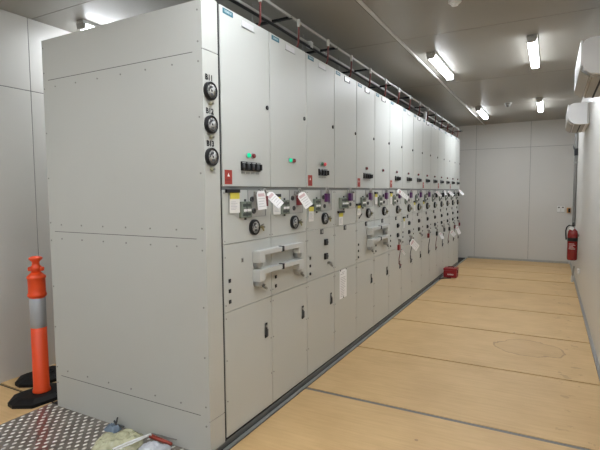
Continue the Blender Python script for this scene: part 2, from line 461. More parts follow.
LAMPS = {0: ('green_lens', 'red_lens'), 1: ('green_lens', 'red_lens'), 2: ('green_lens_dull', 'red_lens_lit'), 3: (), 4: ('red_lens', ), 5: ('red_lens', )}
NSW = {0: 4, 1: 0, 2: 3, 3: 0, 4: 4, 5: 0}
WARN = {0, 2, 4, 6, 9, 11, 13}
ORD = ['first', 'second', 'third', 'fourth', 'fifth', 'sixth', 'seventh', 'eighth', 'ninth', 'tenth', 'eleventh', 'twelfth', 'thirteenth', 'fourteenth', 'last']
CABLAB = {
 0: 'grey switchgear cabinet nearest the gauge pillar, with four black switches under a green lamp',
 1: 'second grey switchgear cabinet from the gauge pillar, with a green lamp but no switches',
 2: 'third grey switchgear cabinet from the gauge pillar, with a glowing red lamp',
 3: 'grey switchgear cabinet with no lamps and a white notice on its lower door',
 4: 'fifth grey switchgear cabinet from the gauge pillar, just beyond the one with the notice',
 5: 'sixth grey switchgear cabinet from the gauge pillar, one red lamp and no switches',
 14: 'last grey switchgear cabinet of the row, at the end by the far wall'}
for n in range(15):
    y0 = n * PW
    lab = CABLAB.get(n, ORD[n] + ' grey switchgear cabinet counting along the row from the gauge pillar')
    root = thing('switchgear_cabinet', lab, 'switchgear cabinet', (0, y0, 0), 'switchgear cabinets in the row')
    obj('body', cached('body', m_body), root)
    door = obj('control_door', cached('control_door', m_upper), root)
    def sub(nm, key, fn, par, y, z, x=0.0): return obj(nm, cached(key, fn), par, (x, y, z))
    sub('door_lock', 'door_lock', m_lock, door, .558, 2.364, .004)
    sub('maker_plate', 'maker_plate', m_logo, door, .091, 2.909, .004)
    if n in (3, 4, 5, 8, 9): sub('name_plate', 'name_plate:open', m_plate_open, door, .315, 2.893, .004)
    else: sub('name_plate', 'name_plate', m_plate, door, .318, 2.893, .004)
    lamps = LAMPS.get(n, ('red_lens', ))
    if len(lamps) == 2:
        sub('indicator_lamp', 'indicator_lamp:' + lamps[0], lambda: m_lamp(lamps[0]), door, .292, 1.99, .004)
        sub('indicator_lamp', 'indicator_lamp:' + lamps[1], lambda: m_lamp(lamps[1]), door, .355, 1.99, .004)
    elif lamps:
        sub('indicator_lamp', 'indicator_lamp:' + lamps[0], lambda: m_lamp(lamps[0]), door, .292, 1.998, .004)
    k = NSW.get(n, 3)
    for i in range(k):
        y = (.325 if k == 4 else .322) + (i - (k - 1) / 2) * .060
        sub('rotary_switch', 'rotary_switch', m_switch, door, y, 1.912, .004)
        sub('switch_plate', 'switch_plate', m_switch_plate, door, y, 1.866, .004)
    if n in WARN: sub('warning_label', 'warning_label', lambda: m_warn(0), door, .066, 1.831, .004)
    mech = obj('mechanism_panel', cached('mechanism_panel', m_mech), root)
    if n == 3:
        sub('mimic_plate', 'mimic_plate:wide', lambda: m_mimic(.115), mech, .225, 1.612)
        sub('interlock_plate', 'interlock_plate', m_inter, mech, .455, 1.648)
    else:
        w = .0665 if n < 6 else .05
        ym = {0: .25, 1: .200}.get(n, .188)
        sub('mimic_plate', 'mimic_plate:%g' % w, lambda: m_mimic(w), mech, ym, 1.607)
        sub('interlock_plate', 'interlock_plate', m_inter, mech, .405, 1.648)
        sub('pressure_gauge', 'pressure_gauge', m_gauge, mech, .360, 1.474)
        sub('test_valve', 'test_valve', m_valve, mech, .455, 1.470)
        if n < 2: sub('interlock_lever', 'interlock_lever', m_lever, mech, .375, 1.655, .004)
    mid = obj('socket_panel', cached('socket_panel', m_mid), root)
    if n > 1 or n == 0:
        if n not in (0,): sub('position_indicator', 'position_indicator', m_square, mid, {3: .262}.get(n, .30), 1.352)
    if n not in (3,):
        for z in (1.244, 1.107) if n not in (0, 1, 4, 5) else ():
            sub('test_socket', 'test_socket', m_socket, mid, .385, z)
        sub('earthing_knob', 'earthing_knob', m_knob, mid, .445, 1.035)
        for z in (1.128, 1.057, .984):
            sub('test_point', 'test_point', m_test, mid, .062, z)
            sub('test_mark', 'test_mark', m_test_mark, mid, .062, z - .028)
    if n == 0: sub('key_slot', 'key_slot', lambda: MB().box(0, .004, -.012, .012, -.016, .016, 'grey_plastic', .001).box(.004, .006, -.005, .005, -.011, .011, 'dark_grey_plastic'), mid, .213, 1.25)
    low = obj('cable_door', cached('cable_door', m_low), root)
    if n != 3: sub('door_handle', 'door_handle', m_handle, low, .51 if n != 4 else .49, .665)

# end cladding with the gauge pillar
root = thing('end_cladding', 'grey end cladding of the switchgear row, screwed sheets and three gauges on its front pillar', 'cladding', (0, -.1675, 0))
XB = -1.592
core = MB().box(XB + .004, -.012, .003, .155, 0, 2.907, 'cladding_paint')
obj('frame', core, root)
ZS = [0, .265, 1.432, 2.602, 2.91]
for k in range(4):
    s_ = MB()
    # sheets meet in a hairline that stops short of the folded side edges
    s_.box(XB, -.012, 0, .02, ZS[k] + (.0 if k == 0 else 0), ZS[k + 1], 'cladding_paint', .0015 if k in (3,) else 0)
    if k < 3: s_.box(XB + .065, -.08, -.0006, .004, ZS[k + 1] - .0022, ZS[k + 1] + .0022, 'seam')
    pts = []
    xs = [XB + .15 + i * (1.592 - .40) / 5 for i in range(6)]
    if k == 1: pts += [(x, ZS[1] + .05) for x in xs] + [(x, ZS[2] - .055) for x in xs]
    if k == 2: pts += [(x, ZS[2] + .055) for x in xs] + [(x, ZS[3] - .055) for x in xs]
    ez = {0: [.2], 1: [.33, .66, .99, 1.36], 2: [1.5, 1.85, 2.2, 2.54], 3: [2.66, 2.85]}[k]
    for z in ez: pts += [(XB + .018, z), (-.034, z)]
    for x, z in pts: s_.cyl((x, .002, z), (x, -.003, z), .0065, 'dull_steel', seg=8)
    obj('end_sheet', s_, root)
pil = MB()
pil.box(-.014, -.002, .0, .154, 2.617, 2.945, 'cladding_paint', .002).box(-.014, -.002, .0, .154, .237, 2.613, 'cladding_paint', .002).box(-.014, -.002, .0, .154, .02, .233, 'cladding_paint', .002)
pil.box(-.02, -.006, .002, .153, .02, 2.94, 'seam').box(-.06, -.004, .1545, .1675, .0, 2.935, 'dark_gap').box(-.02, -.004, .1675, .1718, 1.78, 2.935, 'dark_gap')
pl = obj('front_pillar', pil, root)
for z, lt in ((2.365, 'B11'), (2.157, 'B12'), (1.954, 'B13')):
    obj('pressure_gauge', cached('pressure_gauge', m_gauge), pl, (-.002, .060, z))
    obj('test_valve', cached('test_valve:small', m_valve_small), pl, (-.002, .062, z - .078))
    obj('gauge_letters', MB().text(lt, .048, 'black_plastic', .0008, 0, 0, .05), pl, (-.002, .060, z + .083))

# far end cap of the row
root = thing('end_plate', 'thin grey end plate closing the row near the far wall', 'cladding', (0, 9.0, 0))
obj('sheet', MB().box(-1.58, -.004, .002, .022, 0, 2.93, 'cladding_paint', .002), root)

# jumpers bridging two neighbouring sockets
def m_jumper_bar():
    return MB().box(.040, .066, .02, .66, -.036, -.002, 'jumper_grey', .003).box(.004, .066, .02, .66, -.010, -.001, 'jumper_grey', .002)
def m_jumper_head():
    m = MB().box(.002, .067, 0, .075, -.088, 0, 'jumper_grey', .004)
    m.lathe([(.033, .002), (.033, .045), (.028, .05)], 'grey_plastic', (0, .038, -.10), 'x', 18)
    return m
def m_clip(): return MB().box(.030, .072, -.012, .012, -.040, .004, 'black_plastic', .002)
for (y0, near) in ((.338, 'first and second cabinets'), (4 * PW + .338, 'fifth and sixth cabinets')):
    for z, wh in ((1.302, 'upper'), (1.163, 'lower')):
        r_ = thing('socket_jumper', f'{wh} pale grey jumper bar bridging the sockets of the {near}', 'jumper', (0, y0, z), 'jumper bars across neighbouring sockets')
        obj('bar', cached('jumper_bar', m_jumper_bar), r_)
        obj('clip', cached('jumper_clip', m_clip), r_, (0, .335, 0), 'black clip')
        for yy in (0, .605): obj('plug_head', cached('jumper_head', m_jumper_head), r_, (0, yy, 0))

# ------------------------------------------------------------------ tags, cards, locks
def card(y, ztop, zbot, w, byw, lab, byoff=0.0, pen=False):
    """tag card hanging below a black magnetic bar; y is the card centre"""
    r_ = thing('hanging_card', lab, 'card', (0.006, y, ztop), 'cards on black magnet bars')
    h = ztop - zbot
    M = Matrix.Rotation(random.uniform(-.02, .02), 4, 'X')
    obj('magnet_bar', MB().box(.0, .016, -byw / 2 + byoff, byw / 2 + byoff, -.012, .012, 'black_plastic', .003), r_)
    yh = min(.045, h * .28)
    obj('yellow_header', MB().box(.006, .009, -w / 2 + .004, w / 2 - .004, -.012 - yh, -.008, 'yellow_card', M=M), r_)
    cdm = MB().box(.004, .0065, -w / 2, w / 2, -h, -.03, 'warm_paper', M=M)
    nl = 6
    for i in range(nl):
        zz = -.03 - yh - (h - .045 - yh) * i / nl
        cdm.box(.0066, .007, -w * .38, w * random.uniform(.05, .38), zz - .004, zz, 'paper_ink', M=M)
    obj('card', cdm, r_)
    return r_
card(.122, 1.738, 1.588, .114, .152, 'white card with yellow header on black bar at top corner of the first cabinet', -.022)
card(PW + .075, 1.702, 1.553, .11, .106, 'white card with yellow header on black bar on the second cabinet')
card(2 * PW + .070, 1.607, 1.463, .095, .138, 'white card under black bar, straddling onto the third cabinet beside its gauge', -.022)
card(3 * PW + .142, 1.522, 1.385, .105, .16, 'white card on black bar below the wide green block of the fourth cabinet')
card(4 * PW + .054, 1.585, 1.466, .10, .138, 'white card under a tilted black bar on the fifth cabinet, a pen below it', -.01)
card(5 * PW + .036, 1.711, 1.575, .09, .10, 'narrow white card under black bar at the edge of the sixth cabinet')
card(6 * PW + .055, 1.715, 1.56, .09, .11, 'narrow white card under black bar on the seventh cabinet, beside a red label')
card(7 * PW + .085, 1.344, 1.19, .07, .11, 'white card on slanted bar hanging below the gauge of the eighth cabinet')
card(8 * PW + .082, 1.565, 1.42, .085, .10, 'white card on black bar beside the gauge of the ninth cabinet')
card(9 * PW + .082, 1.565, 1.42, .085, .10, 'white card on black bar beside the gauge of the tenth cabinet')
pn = MB().cyl((.012, 0, 0), (.012, .085, .045), .006, 'black_plastic', seg=10); tag(obj('pen', pn, None, (0, 4 * PW + .06, 1.43)), 'black pen stuck slantwise below the card on the fifth cabinet', 'pen')

def padlock(y, z, body, lab, scale=1.0, x=.012, grp='padlocks on the interlocks'):
    r_ = thing('padlock', lab, 'padlock', (x, y, z), grp)
    s = scale
    obj('lock_body', MB().box(0, .024 * s, -.026 * s, .026 * s, -.062 * s, 0, body, .004), r_)
    pts = [(.012 * s, -.017 * s, -.004)] + [(.012 * s, -.017 * s * math.cos(a), .028 * s + .017 * s * math.sin(a)) for a in [PI * k / 8 for k in range(9)]] + [(.012 * s, .017 * s, -.004)]
    obj('shackle', MB().tube(pts, .0045 * s, 'steel'), r_)
    return r_
for n, lab in ((2, 'purple padlock on the interlock of the third cabinet'), (3, 'purple padlock on the interlock of the cabinet with the paper notice'), (4, 'purple padlock on the interlock of the fifth cabinet'),
               (5, 'purple padlock on the interlock of the sixth cabinet'), (6, 'purple padlock behind the slanted white tag on the seventh cabinet'), (7, 'purple padlock on the interlock of the eighth cabinet'),
               (8, 'purple padlock on the interlock of the ninth cabinet'), (9, 'purple padlock on the interlock of the tenth cabinet')):
    padlock(n * PW + (.33 if n != 3 else .345), 1.713, 'purple', lab, 1.3, .034 if n != 3 else .02)
for n in (10, 11, 12, 13, 14):
    padlock(n * PW + (.30 if n != 14 else .24), 1.70, 'black_plastic', 'black padlock on the interlock of the %s cabinet, near the far end' % ORD[n], 1.4, .034, 'black padlocks on the interlocks')
padlock(.43, 1.70, 'dark_red', 'dull red padlock behind the square white tag on the first cabinet', 1.2, .04)
padlock(PW + .37, 1.70, 'dark_red', 'dull red padlock at the top of the second cabinet beside a slanted tag', 1.3, .04)

def loose_tag(A, B, w, lab, head='pink_ink', wvec=None):
    A, B = Vector(A), Vector(B); d = (B - A); L = d.length; d.normalize()
    W = (wvec and Vector(wvec)) or d.cross(Vector((.53, -.80, .25))); nrm = d.cross(W).normalized(); W = nrm.cross(d).normalized()
    M = Matrix((( d.x, W.x, nrm.x, A.x), (d.y, W.y, nrm.y, A.y), (d.z, W.z, nrm.z, A.z), (0, 0, 0, 1)))
    m = MB()
    c_ = .02
    b = bmesh.new()
    P2 = [(0, -w / 2 + c_), (c_, -w / 2), (L, -w / 2), (L, w / 2), (c_, w / 2), (0, w / 2 - c_)]
    K = 5; rows = []
    v0 = [b.verts.new((p[0], p[1], .0006)) for p in P2]; v1 = [b.verts.new((p[0], p[1], -.0006)) for p in P2]
    b.faces.new(v0); b.faces.new(v1[::-1])
    for i in range(6): b.faces.new((v0[i], v1[i], v1[(i + 1) % 6], v0[(i + 1) % 6]))
    bmesh.ops.recalc_face_normals(b, faces=b.faces)
    bmesh.ops.transform(b, matrix=M, verts=b.verts); m.bm(b, 'white_paper')
    for sg in (1, -1):
        z0, z1 = sorted((sg * .0007, sg * .0011))
        m.box(L * .14, L * .30, -w * .36, w * .36, z0, z1, head, M=M)
        for i in range(4): m.box(L * (.40 + .14 * i), L * (.425 + .14 * i), -w * .38, w * (.38 - .1 * (i % 3)), z0, z1, 'paper_ink', M=M)
    r_ = thing('paper_tag', lab, 'tag', A, 'loose paper tags on the locks')
    me = m.mesh('tag_sheet'); me.transform(Matrix.Translation(-A)); obj('tag_sheet', me, r_)
    st = MB().tube([(0, 0, 0), (-.008, -.004, .008), (-.02, -.006, .010)], .0016, 'dark_grey_plastic', 6)
    obj('tie', st, r_)
    return r_
loose_tag((.085, .335, 1.738), (.095, .34, 1.605), .135, 'square white tag hanging flat in front of the first cabinet interlock', wvec=(-.1, 1, 0))
loose_tag((.05, .485, 1.722), (.135, .535, 1.627), .062, 'white tag slanting out from the first cabinet towards the second')
loose_tag((.08, .935, 1.722), (.135, .99, 1.605), .075, 'white tag slanting out from the second cabinet lock')
loose_tag((.05, 3.81, 1.748), (.15, 3.99, 1.626), .062, 'broad white tag slanting out from the seventh cabinet')
loose_tag((.05, 6.245, 1.732), (.14, 6.25, 1.637), .05, 'white tag slanting out from the eleventh cabinet')
loose_tag((.05, 7.02, 1.75), (.10, 6.93, 1.65), .04, 'narrow white tag hanging from the twelfth cabinet')
loose_tag((.05, 7.43, 1.732), (.15, 7.44, 1.635), .06, 'broad white tag slanting out from the thirteenth cabinet')
loose_tag((.05, 8.68, 1.752), (.15, 8.69, 1.642), .05, 'white tag slanting out from the last cabinet of the row')
# lower row: locks on the earthing knobs and their tags and cords
def low_lock(y, z, body, lab): padlock(y, z, body, lab, 1.25, .045, 'locks hanging from the lower knobs')
low_lock(6 * PW + .27, .985, 'red_plastic', 'red padlock under the sockets of the seventh cabinet')
low_lock(7 * PW + .29, 1.0, 'black_plastic', 'black padlock with a white tag under the sockets of the eighth cabinet')
low_lock(9 * PW + .25, 1.0, 'dark_red', 'dark red padlock under the sockets of the tenth cabinet')
low_lock(10 * PW + .33, .98, 'black_plastic', 'black padlock under the sockets of the eleventh cabinet')
low_lock(11 * PW + .42, 1.0, 'dark_grey_plastic', 'dark padlock under the sockets of the twelfth cabinet')
low_lock(12 * PW + .34, .98, 'black_plastic', 'black padlock under the sockets of the thirteenth cabinet')
low_lock(13 * PW + .36, .98, 'dark_red', 'dark red padlock under the sockets of the fourteenth cabinet')
low_lock(14 * PW + .36, 1.0, 'dark_red', 'dark red padlock under the sockets of the last cabinet')
loose_tag((.075, 4.43, .985), (.14, 4.60, .855), .105, 'crumpled white tag hanging out below the sockets of the eighth cabinet')
loose_tag((.075, 6.50, .945), (.14, 6.49, .83), .06, 'slim white tag hanging below the sockets of the eleventh cabinet')
loose_tag((.075, 7.62, .89), (.145, 7.70, .785), .09, 'white tag hanging below the sockets of the thirteenth cabinet')
loose_tag((.075, 8.28, .945), (.14, 8.33, .77), .07, 'white tag hanging below the sockets of the fourteenth cabinet')
loose_tag((.075, 3.96, .90), (.10, 4.03, .83), .03, 'thin white tag hanging from red lock on the seventh cabinet')
def cord(pts, r, m, lab): return tag(obj('lock_cord', MB().tube(pts, r, m)), lab, 'cord', 'thin cords on the lower locks')
for n, lab in ((6, 'seventh'), (7, 'eighth'), (9, 'tenth'), (10, 'eleventh'), (11, 'twelfth'), (12, 'thirteenth'), (13, 'fourteenth')):
    y = n * PW + .33
    cord([(.07, y - .03, .90), (.055, y, .84), (.042, y + .01, .78), (.034, y + .03, .70), (.032, y + .13, .66), (.03, y + .18, .67)], .005, 'dark_red' if n % 2 == 0 else 'dark_grey_plastic', 'thin dark cord from the lower lock to the door handle of the %s cabinet' % lab)
nt_ = thing('paper_notice', 'white printed notice on the lower door of the cabinet with no lamps', 'notice', (.001, 3 * PW + .222, .76))
nm = MB().box(0, .0012, -.094, .094, -.153, .153, 'white_paper')
for i in range(15):
    zz = .125 - i * .018
    if i == 2: continue
    nm.box(.0013, .0016, -.07 if i else -.03, random.uniform(.02, .072) if i else .04, zz - .006, zz, 'paper_ink')
obj('sheet', nm, nt_)
for yy, zz in ((-.075, .147), (.075, .147), (.0, -.145)): obj('pin', MB().cyl((.0012, yy, zz), (.006, yy, zz), .007, 'black_plastic', seg=10), nt_)

# ------------------------------------------------------------------ cable ladder over the row and red cables
ld = thing('cable_ladder', 'galvanised cable ladder hung above the switchgear row', 'cable ladder', (0, 0, 3.2))
for x, rr in ((-.06, .0), (-.25, 0)):
    obj('side_rail', MB().box(x - .008, x + .008, -.4, 9.6, -.011, .011, 'rail_grey', .002), ld)
for k in range(11):
    y = -.13 + k * .95
    obj('rung', MB().box(-.46, -.052, y + .22, y + .25, -.012, .006, 'black_plastic'), ld)
    obj('hanger', MB().cyl((-.45, y + .235, 0), (-.45, y + .235, ZC - 3.2), .006, 'dull_steel', seg=8), ld)
bc = MB().tube([(-.235, -.4 + i * .5, 3.166 - .004 * math.sin(i * 1.7)) for i in range(21)], .013, 'black_plastic')
tag(obj('black_cable', bc), 'black cable strapped along under the rear rail of the cable ladder', 'cable')
for n in range(15):
    y = n * PW + .545
    r_ = thing('drop_cable', 'red cable dropping from the ladder to the top of the %s cabinet' % ORD[n], 'cable', (-.06, y, 3.2), 'red cables dropping to the cabinets')
    obj('cable', MB().tube([(.022, 0, -.01), (.022, .005, -.08), (.004, .03, -.18), (-.04, .045, -.262)], .0085, 'red_cable'), r_)
    obj('clamp', MB().box(.0125, .034, -.013, .013, -.056, .006, 'conduit_white', .003), r_)
y = -.05
r_ = thing('drop_cable', 'red cable dropping from the ladder beside the gauge pillar', 'cable', (-.06, y, 3.2), 'red cables dropping to the cabinets')
obj('cable', MB().tube([(.022, 0, -.01), (.022, .005, -.08), (.004, .03, -.18), (-.04, .045, -.262)], .0085, 'red_cable'), r_)
obj('clamp', MB().box(.0125, .034, -.013, .013, -.056, .006, 'conduit_white', .003), r_)
bx = thing('junction_box', 'small white clamp box on the rear ladder rail above the third cabinet', 'box', (-.25, 1.76, 3.19)); obj('shell', MB().box(-.02, .03, -.03, .03, -.03, .03, 'white_plastic', .004), bx)
bx = thing('junction_box', 'small white clamp box at the ladder far along the row, above the eleventh cabinet', 'box', (-.13, 6.1, 3.10)); obj('shell', MB().box(-.02, .02, -.03, .03, -.09, .06, 'white_plastic', .004), bx)

# ceiling conduit
cd = thing('ceiling_conduit', 'long white conduit running along the ceiling above the aisle', 'conduit', (.40, 0, ZC))
obj('tube', MB().box(-.014, .014, -4.9, YF - .01, -.022, 0, 'conduit_white', .004), cd)
obj('backing_strip', MB().box(-.034, -.015, -4.9, YF - .01, -.006, 0, 'dark_grey_plastic'), cd)

# ------------------------------------------------------------------ lights
def m_lbase(): return MB().box(-.054, .054, .0, 1.24, -.03, 0, 'white_plastic', .004)
def m_ldiff():
    m = MB().prism([(-.046, -.028), (-.041, -.066), (.041, -.066), (.046, -.028)], 'y', .035, 1.205, 'diffuser_side')
    return m.prism([(-.041, -.0665), (-.034, -.074), (.034, -.074), (.041, -.0665)], 'y', .035, 1.205, 'diffuser')
def m_lcap(): return MB().prism([(-.050, -.0), (-.050, -.04), (-.043, -.077), (.043, -.077), (.050, -.04), (.050, 0)], 'y', 0, .035, 'cap_grey', .003)
def batten(x, y, lab):
    r_ = thing('batten_light', lab, 'ceiling light', (x, y, ZC), 'batten lights on the ceiling')
    obj('housing', cached('light_housing', m_lbase), r_)
    obj('diffuser', cached('light_diffuser', m_ldiff), r_)
    obj('end_cap', cached('light_cap', m_lcap), r_, (0, 0, 0)); obj('end_cap', cached('light_cap', m_lcap), r_, (0, 1.205, 0))
batten(.60, 3.28, 'larger lit batten light next to the white ceiling conduit')
batten(1.685, 3.2, 'larger lit batten light on the ceiling towards the air conditioners')
batten(.60, 7.42, 'small far lit batten light beside the end of the ceiling conduit')
batten(1.685, 7.05, 'small far lit batten light on the ceiling above the aisle by the far wall')
batten(-2.12, .57, 'lit batten light above the tall grey end cladding, mostly hidden behind it')
for x, y in ((.56, -.95), (1.685, -1.0), (.56, -4.4), (1.685, -4.4), (-2.05, -3.3), (-.75, -2.75)):  # unseen battens added to light the near end; last two brighten the cladding
    batten(x, y, 'lit batten light added on the ceiling, out of view')

sd = thing('smoke_detector', 'small round smoke detector on the ceiling between the far lights', 'smoke detector', (1.15, 7.3, ZC))
obj('base', MB().lathe([(.06, 0), (.06, -.02), (.05, -.028)], 'cap_grey'), sd)
obj('sensor', MB().lathe([(.042, -.027), (.040, -.055), (.028, -.075), (.0, -.08)], 'grey_plastic'), sd)
sd = thing('ceiling_sensor', 'small white fitting on the ceiling at the top edge of the view', 'sensor', (1.125, 1.87, ZC))
obj('base', MB().lathe([(.055, 0), (.055, -.018), (.045, -.026)], 'white_plastic'), sd)
obj('sensor', MB().lathe([(.035, -.026), (.030, -.045), (.0, -.055)], 'white_plastic'), sd)

# ------------------------------------------------------------------ air conditioners
def aircon(y, lab):
    r_ = thing('air_conditioner', lab, 'air conditioner', (XR, y, 2.66), 'wall air conditioners')
    L = 1.12
    prof = [(-.004, .33), (-.20, .33), (-.245, .315), (-.262, .28), (-.262, .13), (-.245, .075), (-.20, .035), (-.12, .022), (-.004, .02)]
    obj('casing', MB().prism(prof, 'y', 0, L, 'ac_white', .006), r_)
    obj('front_panel', MB().box(-.275, -.258, .015, L - .015, .10, .315, 'ac_white', .006), r_)
    M = Matrix.Translation((-.235, 0, .05)) @ Matrix.Rotation(math.radians(38), 4, 'Y')
    obj('louver', MB().box(-.045, .045, .04, L - .04, -.012, -.002, 'ac_louver', .002, M=M), r_)
    obj('outlet', MB().box(-.185, -.05, .05, L - .05, .012, .03, 'ac_louver', .003), r_)
    obj('air_slot', MB().box(-.12, -.105, .06, L - .06, .006, .014, 'dark_gap'), r_)
    obj('mounting_plate', MB().box(-.03, -.001, -.008, L + .008, .03, .315, 'cap_grey', .002), r_)
    obj('intake_grille', MB().box(-.20, -.03, .06, L - .06, .328, .334, 'dark_grey_plastic'), r_)
aircon(2.15, 'nearer white wall air conditioner, cut by the edge of the view')
aircon(5.45, 'farther white wall air conditioner, whole, above the extinguisher wall')

# extinguisher
ex = thing('fire_extinguisher', 'red fire extinguisher hung on the wall near the far corner', 'fire extinguisher', (2.268, 6.95, .50))
obj('cylinder', MB().lathe([(.068, 0), (.078, .012), (.081, .03), (.081, .46), (.072, .51), (.045, .545), (.03, .555), (.03, .575)], 'extinguisher_red'), ex)
obj('label_band', MB().lathe([(.0815, .335), (.0818, .336), (.0818, .395), (.0815, .396)], 'black_plastic'), ex, label='black band')
lb = MB()
for k in range(5):
    n_ = 9; z = .20 + .022 * k
    for h0, h1 in ((z, z + .008),):
        vs = []
        a0, a1 = math.radians(228), math.radians(300 - 12 * (k % 3))
        for i in range(n_ + 1):
            a = a0 + (a1 - a0) * i / n_; vs += [(.0822 * math.cos(a), .0822 * math.sin(a), h0), (.0822 * math.cos(a), .0822 * math.sin(a), h1)]
        lb.raw(vs, [[2 * i, 2 * i + 2, 2 * i + 3, 2 * i + 1] for i in range(n_)], 'white_mark' if k == 0 else 'pink_ink')
obj('label_print', lb, ex)
obj('valve_head', MB().cyl((0, 0, .57), (0, 0, .61), .022, 'steel').box(-.02, .02, -.03, .02, .60, .625, 'black_plastic', .004), ex)
obj('lever', MB().box(-.012, .012, -.12, .0, .628, .64, 'black_plastic', .003, M=Matrix.Translation((0, 0, .634)) @ Matrix.Rotation(-.25, 4, 'X') @ Matrix.Translation((0, 0, -.634))).box(-.012, .012, -.11, .0, .60, .61, 'black_plastic', .003), ex)
obj('hose', MB().tube([(-.02, -.02, .60), (-.06, -.05, .615), (-.095, -.06, .58), (-.108, -.05, .52), (-.105, -.03, .44), (-.098, -.02, .36)], .012, 'black_plastic'), ex)
obj('safety_tag', MB().box(-.055, .01, -.058, -.054, .535, .59, 'white_paper', M=Matrix.Translation((-.02, 0, .56)) @ Matrix.Rotation(.5, 4, 'Y') @ Matrix.Translation((.02, 0, -.56))), ex, label='white tag')
obj('bracket', MB().box(.06, XR - 2.272 - .001, -.03, .03, .42, .46, 'dull_steel'), ex)

# far wall fittings
for x, lab in ((2.088, 'white light switch on the far wall, the one away from the corner'), (2.17, 'white light switch on the far wall, the one closer to the corner')):
    r_ = thing('light_switch', lab, 'switch', (x, YF, 1.285), 'switches on the far wall')
    obj('plate', MB().box(-.034, .034, -.01, -.001, -.075, .075, 'white_plastic', .003).box(-.034, .034, -.0105, -.009, -.078, -.066, 'grey_plastic'), r_)
    obj('rocker', MB().box(-.018, .018, -.016, -.01, .025, .055, 'dark_grey_plastic', .003), r_)
r_ = thing('control_box', 'small amber control box with black button in the far corner', 'control box', (2.29, YF, 1.26))
obj('box', MB().box(-.04, .04, -.06, -.001, -.06, .06, 'amber_box', .005), r_)
obj('button', MB().box(-.012, .03, -.07, -.06, -.045, .045, 'black_plastic', .004), r_)
pp = thing('wall_pipe', 'grey pipe running down the side wall in the far corner', 'pipe', (2.335, 8.4, 0))
obj('tube', MB().cyl((0, 0, 1.0), (0, 0, ZC - .3), .03, 'pipe_grey'), pp)
obj('coupling', MB().cyl((-.0, 0, 2.42), (0, 0, 2.56), .034, 'black_plastic'), pp); obj('coupling', MB().cyl((0, 0, 2.26), (0, 0, 2.3), .034, 'dull_steel'), pp)
obj('hook', MB().tube([(0, 0, 2.50), (-.04, -.03, 2.56), (-.05, -.03, 2.62)], .012, 'dark_grey_plastic'), pp)
r_ = thing('outlet_box', 'small white box low on the side wall under the extinguisher', 'box', (XR, 6.6, .36)); obj('shell', MB().box(-.03, -.001, -.09, .09, -.04, .04, 'white_plastic', .005), r_)
r_ = thing('pipe_stub', 'short white pipe stub low in the far corner below the extinguisher', 'pipe', (2.31, 7.6, 0)); obj('stub', MB().cyl((0, 0, .0), (0, 0, .12), .022, 'white_plastic').cyl((0, 0, .12), (.02, -.0, .30), .016, 'cap_grey'), r_)

# ------------------------------------------------------------------ red tool box
r_ = thing('tool_box', 'small red tool box on the plywood floor against the cabinets', 'tool box', (.19, 7.09, 0))
obj('case', MB().box(-.13, .12, -.11, .11, .008, .15, 'red_plastic', .012), r_)
obj('lid', MB().box(-.135, .125, -.115, .115, .152, .195, 'red_plastic', .014), r_)
lt = MB()
for k in range(5): lt.box(-.05 + k * .024, -.034 + k * .024, -.1125, -.1105, .06, .085, 'white_mark')
obj('print', lt, r_)
obj('latch', MB().box(.118, .135, -.03, .03, .10, .16, 'dark_red', .003), r_)
obj('carry_handle', MB().tube([(-.06, 0, .19), (-.05, 0, .215), (.04, 0, .215), (.05, 0, .19)], .009, 'dark_red'), r_)
cb = MB().tube([(.03, 6.72, .012), (.06, 6.8, .012), (.10, 6.86, .012), (.16, 6.9, .014), (.22, 6.93, .014)], .010, 'black_plastic'); tag(obj('cable_end', cb), 'short black cable lying by the red tool box', 'cable')

# ------------------------------------------------------------------ bollard and bases
U = Vector((.15, .989, 0)); V = Vector((-.989, .15, 0))
def base_mesh():
    def ring(l, s_, d, z): return [U * a * l + V * b2 * d + Vector((0, 0, z)) for a, b2 in ((1, -.25), (1, .25), (s_, 1), (-s_, 1), (-1, .25), (-1, -.25), (-s_, -1), (s_, -1))]
    m = MB()
    R = [ring(.25, .6, .17, 0), ring(.25, .6, .17, .028), ring(.19, .6, .125, .052), ring(.17, .6, .11, .055)]
    vs = [v for r in R for v in r]
    fs = [[j * 8 + i, j * 8 + (i + 1) % 8, (j + 1) * 8 + (i + 1) % 8, (j + 1) * 8 + i] for j in range(3) for i in range(8)] + [list(range(8))[::-1], [24 + i for i in range(8)]]
    m.raw(vs, fs, 'rubber')
    return m
bo = thing('bollard', 'orange plastic bollard with a grey reflective band standing beside the end cladding', 'bollard', (-1.868, -.125, 0))
obj('foot', base_mesh(), bo)
obj('post', MB().lathe([(.070, .050), (.070, .068), (.0625, .085), (.060, .90)], 'orange_plastic'), bo)
obj('reflective_sleeve', MB().lathe([(.0605, .61), (.0625, .612), (.0625, .858), (.0605, .86)], 'reflective_band'), bo, label='silver grey reflective band')
obj('collar', MB().lathe([(.060, .865), (.070, .872), (.074, .885), (.070, .90), (.067, .905), (.067, 1.02), (.073, 1.028), (.073, 1.04), (.055, 1.058), (.038, 1.075)], 'orange_plastic'), bo)
tt = MB().lathe([(.038, 1.07), (.036, 1.09), (.046, 1.10), (.046, 1.118), (.03, 1.135), (.028, 1.16), (.040, 1.175), (.052, 1.185), (.052, 1.198), (.030, 1.21), (.0, 1.212)], 'orange_plastic')
tt.box(-.065, .065, -.018, .018, 1.085, 1.12, 'orange_plastic', .01, M=Matrix.Rotation(.5, 4, 'Z'))
obj('grip', tt, bo)
b2 = thing('bollard_stand', 'empty black rubber bollard base against the wall behind the orange bollard', 'bollard base', (-2.235, .145, 0))
obj('foot', base_mesh(), b2)
